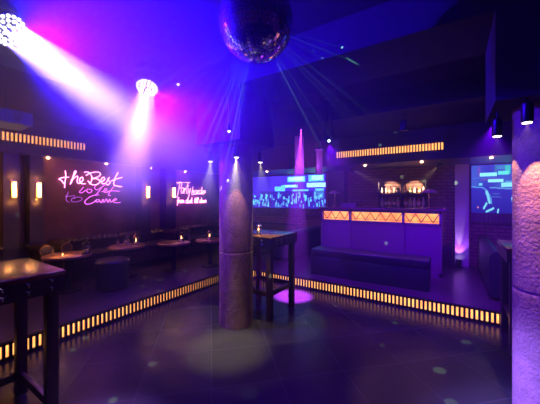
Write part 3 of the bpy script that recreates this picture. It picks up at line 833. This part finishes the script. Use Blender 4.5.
screen('video_screen', 'video screen right of the bar showing a car under lit signs', .32, 1.75, 1.29, 2.28, pic_right, 170, 80, 1.7)

# ---------------------------------------------------------------- small stage lights and ceiling gear
def small_head(px, py, d, label, m='led_blue', ceil=3.2, r=.05):
    p = unproj(px, py, d=d); t = thing('moving_head', label, 'stage light', p, 0, 'small moving heads on the ceiling')
    dn = (Vector((0, 0, -.25)) + (EYE - p).normalized()).normalized(); B = basis(dn)
    bm = BM(); lathe(bm, [(0, -.20), (r * .9, -.20), (r * 1.2, -.12), (r * 1.1, .0), (r * .7, .0), (0, -.012)], 24, B); obj('head', bm, 'black', t, True)
    bm = BM(); lathe(bm, [(0, -.010), (r * .45, -.010), (r * .4, .002), (0, .004)], 16, B); obj('lens', bm, m, t, True)
    sd = Vector((0, 0, 1)).cross(dn).normalized() * (r * 1.4); c0 = B @ Vector((0, 0, -.1)); zt = ceil - p.z - .05
    bm = BM()
    for s in (-1, 1): tube(bm, [c0 + sd * s, c0 + sd * s + Vector((0, 0, .12)), Vector((c0.x, c0.y, zt))], .012)
    tube(bm, [c0 - sd, c0 + sd], .01)
    obj('yoke', bm, 'black', t, True)
    bm = BM(); bx(bm, c0.x - .08, c0.x + .08, c0.y - .08, c0.y + .08, zt, zt + .05, .006); obj('base', bm, 'black', t, True)
    return p
h1 = small_head(329, 141, 4.6, 'small moving head with a blue-white lens between left screen and bar')
h2 = small_head(496, 121, 3.2, 'small moving head with a blue lens beside the right column box')
light('SPOT', 'head_wash', h1 + Vector((.02, -.05, -.08)), (.14, .0, 1.0), 420, .04, 110, .8, h1 + Vector((.3, .6, -2.0)))
light('SPOT', 'head_wash', h2 + Vector((-.05, -.05, -.08)), (.14, .0, 1.0), 450, .04, 90, .8, (0.3, 5.6, .3))
light('SPOT', 'head_wash', h2 + Vector((-.05, .02, -.10)), (.14, .0, 1.0), 200, .04, 60, .8, (.45, 2.4, .2))
# violet pool of light on the dance floor beside the standing table
pool = unproj(293, 296, z=0)
light('SPOT', 'head_pool', (pool.x + .1, pool.y + .1, 2.75), (.34, .03, 1.0), 24000, .04, 15, .7, pool)
light('SPOT', 'head_pool', (1.6, 1.2, 2.8), (.40, .35, .9), 25, .04, 38, .6, unproj(500, 395, z=0))
# small LED dots
def led_dot(px, py, d, label, m='led', ceil=3.2):
    p = unproj(px, py, d=d); t = thing('pin_spot', label, 'spotlight', p, 0, 'pin spots on the ceiling')
    bm = BM(); lathe(bm, [(0, 0), (.018, 0), (.022, .05), (.012, .08), (0, .08)], 14); obj('housing', bm, 'black', t, True)
    bm = BM(); bmesh.ops.create_icosphere(bm, subdivisions=2, radius=.016); obj('lens', bm, m, t, True)
    bm = BM(); tube(bm, [(0, 0, .07), (0, 0, ceil - p.z)], .005, 6); obj('stem', bm, 'black', t)
led_dot(178, 84, 3.4, 'pin spot right of the smaller wash light')
led_dot(229, 131, 3.0, 'pin spot just above and left of the middle column spotlights')

# projector at the far left
p = unproj(6, 119, d=3.4)
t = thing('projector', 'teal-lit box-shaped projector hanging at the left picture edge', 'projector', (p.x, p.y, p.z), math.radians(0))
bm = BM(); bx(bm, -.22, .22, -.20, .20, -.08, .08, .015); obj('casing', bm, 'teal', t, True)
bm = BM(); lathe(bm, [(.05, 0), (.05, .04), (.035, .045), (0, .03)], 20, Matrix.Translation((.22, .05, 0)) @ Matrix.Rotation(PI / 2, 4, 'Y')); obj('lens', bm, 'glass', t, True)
bm = BM(); tube(bm, [(0, 0, .07), (0, 0, 2.9 - p.z)], .02); bx(bm, -.12, .12, -.1, .1, .085, .10); obj('ceiling_mount', bm, 'black', t)
# hanging loudspeaker near the bar
p = unproj(404, 126, d=4.3)
t = thing('ceiling_speaker', 'small dark speaker hanging from the ceiling before the bar panel', 'speaker', p)
bm = BM(); bx(bm, -.05, .05, -.05, .05, -.07, .08, .01); obj('cabinet', bm, 'black', t, True)
bm = BM(); lathe(bm, [(.035, 0), (.035, .006), (.01, .002), (0, .004)], 18, Matrix.Translation((0, -.05, 0)) @ Matrix.Rotation(PI / 2, 4, 'X')); obj('driver', bm, 'pil', t, True)
bm = BM(); tube(bm, [(0, 0, .07), (0, 0, 2.9 - p.z)], .008); obj('bracket', bm, 'black', t)

# added posts standing in for violet light shafts before the left bulkhead
def shaft(px, py, d, w, zb, label, power):
    p = unproj(px, py, d=d)
    t = thing('shaft_stand_in', label, 'post', (p.x, p.y, zb), YAW, 'posts standing in for light shafts by the left screen')
    bm = BM(); bx(bm, -w / 2, w / 2, -w / 2, w / 2, 0, p.z - zb, .004); obj('post', bm, 'bar', t, True)
    bm = BM(); bx(bm, -w / 2 - .01, w / 2 + .01, -w / 2 - .01, w / 2 + .01, p.z - zb, p.z - zb + .03); obj('collar', bm, 'shade', t)
    bm = BM(); bx(bm, -.015, .015, -.015, .015, p.z - zb + .03, 2.9 - zb); obj('hanger', bm, 'black', t)
    q = p - FWD * .9; light('SPOT', 'added_shaft_lamp', (q.x, q.y, 2.3), (.5, .08, 1.0), power * 5, 0, 75, .6, (p.x, p.y, (zb + p.z) / 2 - .05))  # added lamp with no fixture, turns the stand-in post violet
shaft(299, 137, 6.0, .19, 2.10, 'wider added post standing in for a violet light shaft above the left screen', 14)
shaft(319, 151, 6.0, .13, 2.10, 'narrower added post standing in for a violet light shaft above the left screen', 8)

# uplight at the violet pilaster
up = (unproj(459, 262, Y=6.93).x, 6.93, PLAT)
t = thing('uplight', 'small floor uplight washing the pilaster right of the bar', 'uplight', up)
bm = BM(); bx(bm, -.06, .06, -.04, .04, 0, .02, .003); obj('base', bm, 'black', t, True)
B = basis((0, .35, 1)); bm = BM(); lathe(bm, [(0, 0), (.045, 0), (.055, .10), (.05, .10), (0, .09)], 20, Matrix.Translation((0, 0, .05)) @ B); obj('head', bm, 'black', t, True)
bm = BM(); lathe(bm, [(0, .092), (.046, .092), (.046, .097), (0, .097)], 16, Matrix.Translation((0, 0, .05)) @ B); obj('lens', bm, 'led', t)
bm = BM(); tube(bm, [(-.06, 0, .01), (-.06, 0, .09)], .006, 6); tube(bm, [(.06, 0, .01), (.06, 0, .09)], .006, 6); obj('bracket', bm, 'black', t)
light('SPOT', 'uplight_lamp', (up[0], up[1] + .03, .36), (.40, .10, 1.0), 22, 0, 80, .6, (up[0], 7.10, 1.4))
light('SPOT', 'uplight_lamp', (up[0], up[1] + .03, .36), (.85, .6, 1.0), 22, 0, 22, .8, (up[0], 7.06, .95))
# low dark box frames either side of the uplight
t = thing('low_cabinet', 'low dark cabinet at the foot of the pilaster right of the bar', 'cabinet', (-.155, 6.90, PLAT))
bm = BM(); bx(bm, -.14, .14, -.13, .13, 0, .42, .006); obj('body', bm, 'leather2', t, True)
bm = BM(); bx(bm, -.12, .12, -.142, -.128, .03, .39, .003); obj('door', bm, 'pil', t, True)

# ---------------------------------------------------------------- mirror-ball reflections: added narrow spot lamps on the ball stand in for them
dots = [(152.6, 364, 1.6, 1), (176, 330, 1.2, .7), (190, 359, 1.0, .7), (198, 303, 1.0, .6), (305, 323, 1.2, .9), (335, 306, 1.0, .8), (272, 307, 1.0, .9),
        (395, 323, 1.3, .5), (382, 345, 1.3, .3), (439.5, 370.4, 2.2, .9), (466, 342, 1.7, .6), (451, 402, 1.9, .8), (249, 393, 4, .05), (73, 350, 1.1, .8), (85, 338, 1.2, .8),
        (113, 400, 1.6, 1), (40, 319, 1.0, .6), (208, 330, 1.2, .5)]
GRN = (.55, 1.0, .62)
n = 0
def beam(tgt, ang, k, color=GRN):
    d = (tgt - BALL).normalized(); p = BALL + d * (R + .015)
    light('SPOT', 'added_reflection_spot', p, color, 1200 * k * (tgt - p).length ** 2 / 9, .004, ang, .5, tgt)
for px, py, a, k in dots: beam(unproj(px, py, z=0), a, k)
for px, py in ((145, 277.5), (143, 286), (160.5, 280), (158.8, 290.5), (186, 271), (204.5, 266), (202, 270), (202.5, 275), (213, 264)):
    beam(unproj(px, py, z=PLAT), .65, .9)
for px, py in ((17, 174), (14, 218), (66, 207)):
    beam(unproj(px, py, X=-5.9), .6, .35)
beam(unproj(224, 229, X=-2.2), .9, .3, (1, .9, .6))
for px, py in ((402, 177), (424, 181), (386, 243), (458, 185)):
    beam(unproj(px, py, Y=7.3 if py < 200 else 5.8), .6, .45)
for px, py in ((380, 145), (395, 131)):
    beam(unproj(px, py, Y=5.9), .6, .3)
# added spots standing in for reflections that graze the ceiling
for px, py, a, k in ((415, 68, 1.6, .8), (392, 95, 1.1, .7), (460, 104, 1.6, .5), (345, 66, 1.0, .3)):
    beam(unproj(px, py, z=3.199), a, k, (.25, .9, .6))

# ---------------------------------------------------------------- world: dark with thin haze in the air
w = bpy.data.worlds.new('World'); S.world = w; w.use_nodes = True; nt = w.node_tree; nt.nodes.clear()
o = nt.nodes.new('ShaderNodeOutputWorld'); b = nt.nodes.new('ShaderNodeBackground'); b.inputs['Color'].default_value = (0, 0, 0, 1)
b.inputs['Strength'].default_value = 0
v = nt.nodes.new('ShaderNodeVolumeScatter'); v.inputs['Anisotropy'].default_value = .35
tc = nt.nodes.new('ShaderNodeTexCoord')
def puff(centre, radius, amount, flat=1.0):
    """a soft cloud of denser haze"""
    sc = nt.nodes.new('ShaderNodeVectorMath'); sc.operation = 'MULTIPLY'; sc.inputs[1].default_value = (1, 1, flat)
    nt.links.new(tc.outputs['Object'], sc.inputs[0])
    vm = nt.nodes.new('ShaderNodeVectorMath'); vm.operation = 'DISTANCE'; vm.inputs[1].default_value = (centre[0], centre[1], centre[2] * flat)
    nt.links.new(sc.outputs[0], vm.inputs[0])
    mr = nt.nodes.new('ShaderNodeMapRange'); mr.interpolation_type = 'SMOOTHSTEP'
    mr.inputs['From Min'].default_value = 0; mr.inputs['From Max'].default_value = radius
    mr.inputs['To Min'].default_value = amount; mr.inputs['To Max'].default_value = 0
    nt.links.new(vm.outputs['Value'], mr.inputs['Value']); return mr.outputs['Result']
def addn(a, b):
    m = nt.nodes.new('ShaderNodeMath'); m.operation = 'ADD'
    nt.links.new(a, m.inputs[0])
    if isinstance(b, float): m.inputs[1].default_value = b
    else: nt.links.new(b, m.inputs[1])
    return m.outputs[0]
dens = addn(addn(puff(tuple(L1 + D1 * .3), 1.9, .50, 1.5), puff(tuple(L2 + Vector((.2, 0, -.3))), 1.8, .50, 1.25)), addn(addn(puff((-1.6, 2.6, 2.6), 2.1, .14, 1.3), puff((-.8, 5.3, 1.9), 3.2, .045)), .006))
nt.links.new(dens, v.inputs['Density'])
nt.links.new(b.outputs[0], o.inputs['Surface']); nt.links.new(v.outputs[0], o.inputs['Volume'])

# ---------------------------------------------------------------- camera and view
cd = bpy.data.cameras.new('camera'); cam = bpy.data.objects.new('camera', cd); COL.objects.link(cam)
cd.sensor_width = 36; cd.lens = 36 * FPX / 540; cd.shift_y = -4 / 540; cd.clip_start = .05
cam.location = EYE; cam.rotation_euler = (PI / 2, 0, YAW)
S.camera = cam
S.view_settings.view_transform = 'Standard'; S.view_settings.look = 'None'; S.view_settings.exposure = 0; S.view_settings.gamma = 1
S.view_settings.use_curve_mapping = False
